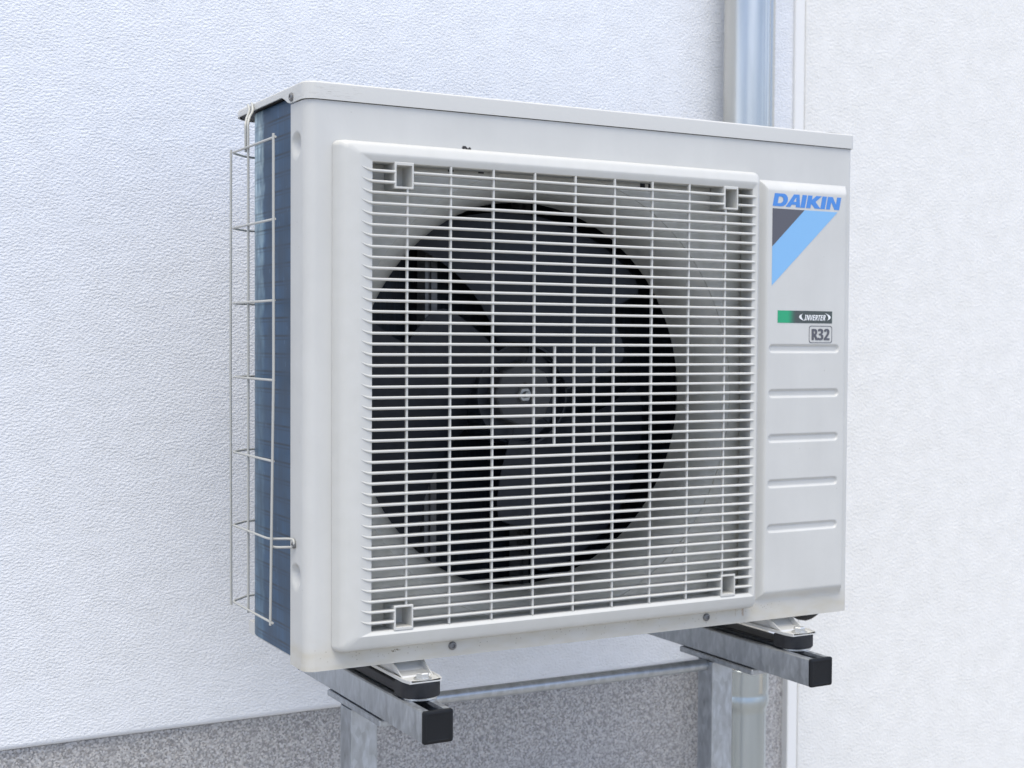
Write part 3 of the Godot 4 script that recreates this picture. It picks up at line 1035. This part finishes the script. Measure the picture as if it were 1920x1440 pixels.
# ---------------------------------------------------------------- stand, pads, pipes
func build_stand() -> void:
	var st := thing("support_stand", "galvanised steel stand of two rails on posts, with black end caps, below the unit", "stand", Vector3(0.33, -0.9, -0.1))
	var o := -st.position
	var y0 := -0.0612
	var y1 := -0.0312
	for x0 in [0.0882, 0.5487]:
		var x1: float = x0 + 0.030
		# rail: slotted channel, open along its top
		var mb := MB.new()
		var c := [Vector2(0, 0.0012), Vector2(0.0012, 0), Vector2(0.0288, 0), Vector2(0.030, 0.0012), Vector2(0.030, 0.0288), Vector2(0.0288, 0.030), Vector2(0.0228, 0.030), Vector2(0.0226, 0.0265), Vector2(0.0244, 0.0265), Vector2(0.0246, 0.028), Vector2(0.0281, 0.028), Vector2(0.0281, 0.0019), Vector2(0.0019, 0.0019), Vector2(0.0019, 0.028), Vector2(0.0054, 0.028), Vector2(0.0056, 0.0265), Vector2(0.0074, 0.0265), Vector2(0.0072, 0.030), Vector2(0.0012, 0.030), Vector2(0, 0.0288)]
		var loops := []
		for z in [-0.2580, 0.0680]:
			var l := PackedVector3Array()
			for p in c: l.append(Vector3(x0 + p.x, y0 + p.y, z))
			loops.append(l)
		mb.loft(loops, false, false)
		var rail := put("rail", fin(mb, o, 30), M.galv, st)
		for e in [[0.0680, 1.0], [-0.2580, -1.0]]:
			mb = MB.new()
			var z: float = e[0]
			var d: float = e[1]
			var k := 0.0004
			var ls := [rrect(x0 + 0.002, y0 + 0.002, x1 - 0.002, y1 - 0.002, z - 0.006 * d, 0.001), rrect(x0 + 0.002, y0 + 0.002, x1 - 0.002, y1 - 0.002, z + 0.0001 * d, 0.001), rrect(x0 - k, y0 - k, x1 + k, y1 + k, z + 0.0002 * d, 0.0022), rrect(x0 - k, y0 - k, x1 + k, y1 + k, z + 0.0026 * d, 0.0022), rrect(x0 + 0.0006, y0 + 0.0006, x1 - 0.0006, y1 - 0.0006, z + 0.0034 * d, 0.002),
				rrect(x0 + 0.0026, y0 + 0.0026, x1 - 0.0026, y1 - 0.0026, z + 0.0036 * d, 0.002), rrect(x0 + 0.0032, y0 + 0.0032, x1 - 0.0032, y1 - 0.0032, z + 0.0031 * d, 0.002)]
			if d < 0:
				for l in ls: l.reverse()
			mb.loft(ls)
			put("end_cap", fin(mb, o, 40), M.cap, rail)
		# plate, post and foot plate
		mb = MB.new()
		mb.box(Vector3(x0 - 0.0012, -0.0692, -0.168), Vector3(x0 + 0.0282, -0.0624, -0.027), 0.0012)
		put("top_plate", fin(mb, o), M.galv, st)
		mb = MB.new()
		var pl := []
		for y in [-0.890, -0.0694]:
			var l := rrect(x0 - 0.0016, 0.100, x0 + 0.0284, 0.130, 0.0, 0.0022, 5)
			var w := PackedVector3Array()
			for p in l: w.append(Vector3(p.x, y, -p.y))
			pl.append(w)
		mb.loft(pl)
		var post := put("post", fin(mb, o, 30), M.galv, st)
		mb = MB.new()
		mb.box(Vector3(x0 - 0.036, -0.8995, -0.165), Vector3(x0 + 0.064, -0.8905, -0.065), 0.001)
		put("foot_plate", fin(mb, o), M.galv, st)
	var mb := MB.new()
	mb.tube([Vector3(0.1170, -0.0722, -0.1150), Vector3(0.5468, -0.0744, -0.1150)], 0.0069, 16)
	put("cross_bar", fin(mb, o, 50), M.galv, st)

func build_pads() -> void:
	var k := 0
	for fx in [0.1085, 0.5720]:
		var t := thing("rubber_pad", "black rubber pad clamped on the left rail" if k == 0 else "black rubber pad clamped on the right rail", "rubber pad", Vector3(fx, -0.0312, 0.02))
		t.set_meta("group", "rubber pads between the unit's feet and the rails")
		var mb := MB.new()
		# end block with a rounded nose
		var loops := []
		for s in [[-0.0290, 0.0], [-0.0282, 0.0006], [-0.0160, 0.0006], [-0.0146, 0.0]]:
			var l := PackedVector3Array()
			var hw: float = 0.0195 + s[1]
			l.append(Vector3(-hw, s[0] + 0.0312, -0.015))
			for i in 11:
				var a := deg_to_rad(180.0 - 18.0 * i)
				l.append(Vector3(hw * signf(cos(a)) * pow(absf(cos(a)), 0.8), s[0] + 0.0312, -0.001 + (0.0145 + s[1]) * pow(absf(sin(a)), 0.95)))
			l.append(Vector3(hw, s[0] + 0.0312, -0.015))
			loops.append(l)
		mb.loft(loops)
		put("end_block", mb.done(40), M.rubber, t)
		mb = MB.new()
		var sw := 0.0160 if k == 0 else 0.0125
		mb.box(Vector3(-sw, 0.0024, -0.215), Vector3(sw, 0.0130 if k == 0 else 0.0055, -0.0152), 0.001)
		put("strip", mb.done(), M.rubber, t)
		mb = MB.new()   # thin steel washer plate beneath the block
		var pl := []
		for y in [0.0002, 0.0020]:
			var l := PackedVector3Array()
			for i in 28:
				var a := TAU * i / 28
				l.append(Vector3(0.0168 * cos(a), y, 0.0010 - 0.0135 * sin(a)))
			pl.append(l)
		mb.loft(pl)
		put("washer", mb.done(), M.steel, t)
		k += 1

func build_downpipe() -> void:
	var t := thing("downpipe", "galvanised round rainwater downpipe running up the house wall right of the unit", "downpipe", Vector3(0.8074, -0.9, -0.372))
	var o := Vector3(0, 0.9, 0)
	var mb := MB.new()
	# slightly uneven round pipe
	var n := 120
	var loops := []
	for y in lin(-0.19, 4.15, 24):
		var l := PackedVector3Array()
		for k in n:
			var a := -TAU * k / n
			var r := 0.0362 + 0.00022 * sin(a * 3.0 + y * 5.0) + 0.00012 * sin(a * 5.0 - y * 3.0 + 1.0) + 0.00016 * sin(a * 9.0 + 0.6 * sin(y * 2.0))
			var off := absf(wrapf(rad_to_deg(a) - 84.0, -180.0, 180.0))
			r += 0.0020 * (1.0 - smoothstep(4.0, 7.5, off))      # folded lock seam
			l.append(Vector3(r * cos(a), y, r * sin(a)) + o)
		loops.append(l)
	mb.loft(loops, false, true)
	put("upper_pipe", mb.done(50), M.zinc, t)
	mb = MB.new()
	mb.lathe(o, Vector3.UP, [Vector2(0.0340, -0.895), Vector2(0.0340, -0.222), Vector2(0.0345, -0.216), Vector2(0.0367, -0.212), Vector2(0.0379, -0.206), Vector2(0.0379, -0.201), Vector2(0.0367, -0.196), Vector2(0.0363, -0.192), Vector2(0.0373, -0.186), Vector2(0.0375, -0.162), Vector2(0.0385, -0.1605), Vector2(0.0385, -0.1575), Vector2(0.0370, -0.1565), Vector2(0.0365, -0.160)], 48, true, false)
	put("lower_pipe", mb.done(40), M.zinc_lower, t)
	mb = MB.new()   # bracket that holds it to the wall, above the frame
	mb.lathe(o + Vector3(0, 1.55, 0), Vector3.UP, [Vector2(0.0370, 0), Vector2(0.0390, 0.0005), Vector2(0.0390, 0.0245), Vector2(0.0370, 0.025)], 48, false, false)
	mb.box(Vector3(-0.004, 1.556, -0.048) + o, Vector3(0.004, 1.569, -0.038) + o)
	put("clamp", mb.done(40), M.zinc, t)

func build_hose() -> void:
	var t := thing("insulated_hose", "black foam covered hose sagging below the right end of the unit", "hose", Vector3(0.705, -0.04, -0.12))
	var mb := MB.new()
	var path := curve([Vector3(0.6690, 0.070, -0.150), Vector3(0.6745, 0.030, -0.135), Vector3(0.6850, -0.006, -0.124), Vector3(0.7035, -0.0225, -0.120), Vector3(0.7235, -0.004, -0.120), Vector3(0.7300, 0.040, -0.122), Vector3(0.7150, 0.090, -0.125), Vector3(0.672, 0.110, -0.13)], 60)
	mb.tube(path, 0.0145, 16)
	shift(mb, -t.position)
	put("foam_sleeve", mb.done(50), M.foam, t)
	mb = MB.new()
	mb.box(Vector3(0.6635, 0.05, -0.17), Vector3(0.680, 0.14, -0.10), 0.004)
	shift(mb, -t.position)
	put("valve_cover", mb.done(), M.paint, t)

# unseen broken cloud added to vary reflections and wall tone: thin veils, brighter heaps
func added_clouds() -> ImageTexture:
	var w := 768
	var h := 384
	var im := Image.create(w, h, false, Image.FORMAT_RGBA8)
	var n := noise(FastNoiseLite.TYPE_SIMPLEX_SMOOTH, 1.5, 71, 5)
	for y in h:
		var up := PI * (0.5 - (y + 0.5) / h)
		for x in w:
			var around := TAU * (x + 0.5) / w
			var d := Vector3(cos(up) * cos(around), sin(up), cos(up) * sin(around))
			var v := n.get_noise_3d(d.x, d.y * 1.8, d.z)
			var a := smoothstep(-0.22, 0.40, v) * 0.85 * smoothstep(-0.02, 0.06, d.y)
			im.set_pixel(x, y, Color(0.86, 0.86, 0.86, a))
	return tex_of(im)

# ---------------------------------------------------------------- start
func _ready() -> void:
	var cam := Camera3D.new()
	cam.position = Vector3(-0.45465, 0.30952, 1.22097)
	cam.rotation_order = EULER_ORDER_YXZ
	cam.rotation_degrees = Vector3(-1.7255, -28.854, 0.322)
	cam.near = 0.05
	cam.far = 300.0
	var ca := CameraAttributesPhysical.new()
	ca.frustum_focal_length = 43.51
	ca.frustum_near = 0.05
	ca.frustum_far = 300.0
	ca.frustum_focus_distance = 1.37
	ca.exposure_aperture = 8.0
	cam.attributes = ca
	cam.fov = 30.8367
	cam.name = "camera"
	add_child(cam)

	var env := Environment.new()
	env.background_mode = Environment.BG_SKY
	var sky := Sky.new()
	var sm := ProceduralSkyMaterial.new()
	sm.sky_top_color = Color(0.36, 0.57, 0.90)
	sm.sky_horizon_color = Color(0.76, 0.84, 0.93)
	sm.sky_curve = 0.25
	sm.ground_bottom_color = Color(0.55, 0.52, 0.46)
	sm.ground_horizon_color = Color(0.72, 0.71, 0.68)
	sm.sky_energy_multiplier = 1.0
	sm.sky_cover = added_clouds()
	sm.sky_cover_modulate = Color(1, 1, 1)
	sky.sky_material = sm
	env.sky = sky
	env.tonemap_mode = Environment.TONE_MAPPER_LINEAR
	env.tonemap_exposure = 1.38
	env.sdfgi_enabled = true
	env.ssao_enabled = true
	env.ssil_enabled = true
	var we := WorldEnvironment.new()
	we.name = "world"
	we.environment = env
	add_child(we)

	var sun := DirectionalLight3D.new()
	sun.name = "sun"
	sun.light_energy = 0.75
	sun.light_color = Color(1.0, 0.98, 0.95)
	sun.light_angular_distance = 40.0
	sun.shadow_enabled = true
	sun.rotation_degrees = Vector3(-70, -25, 0)
	add_child(sun)

	materials()
	M.steel_dull = mat(Color(0.20, 0.20, 0.20), 0.45, 0.6)
	M.foot = mat(Color(0.60, 0.60, 0.58), 0.42, 0.3)
	build_place()
	build_unit()
	build_stand()
	build_pads()
	build_downpipe()
	build_hose()
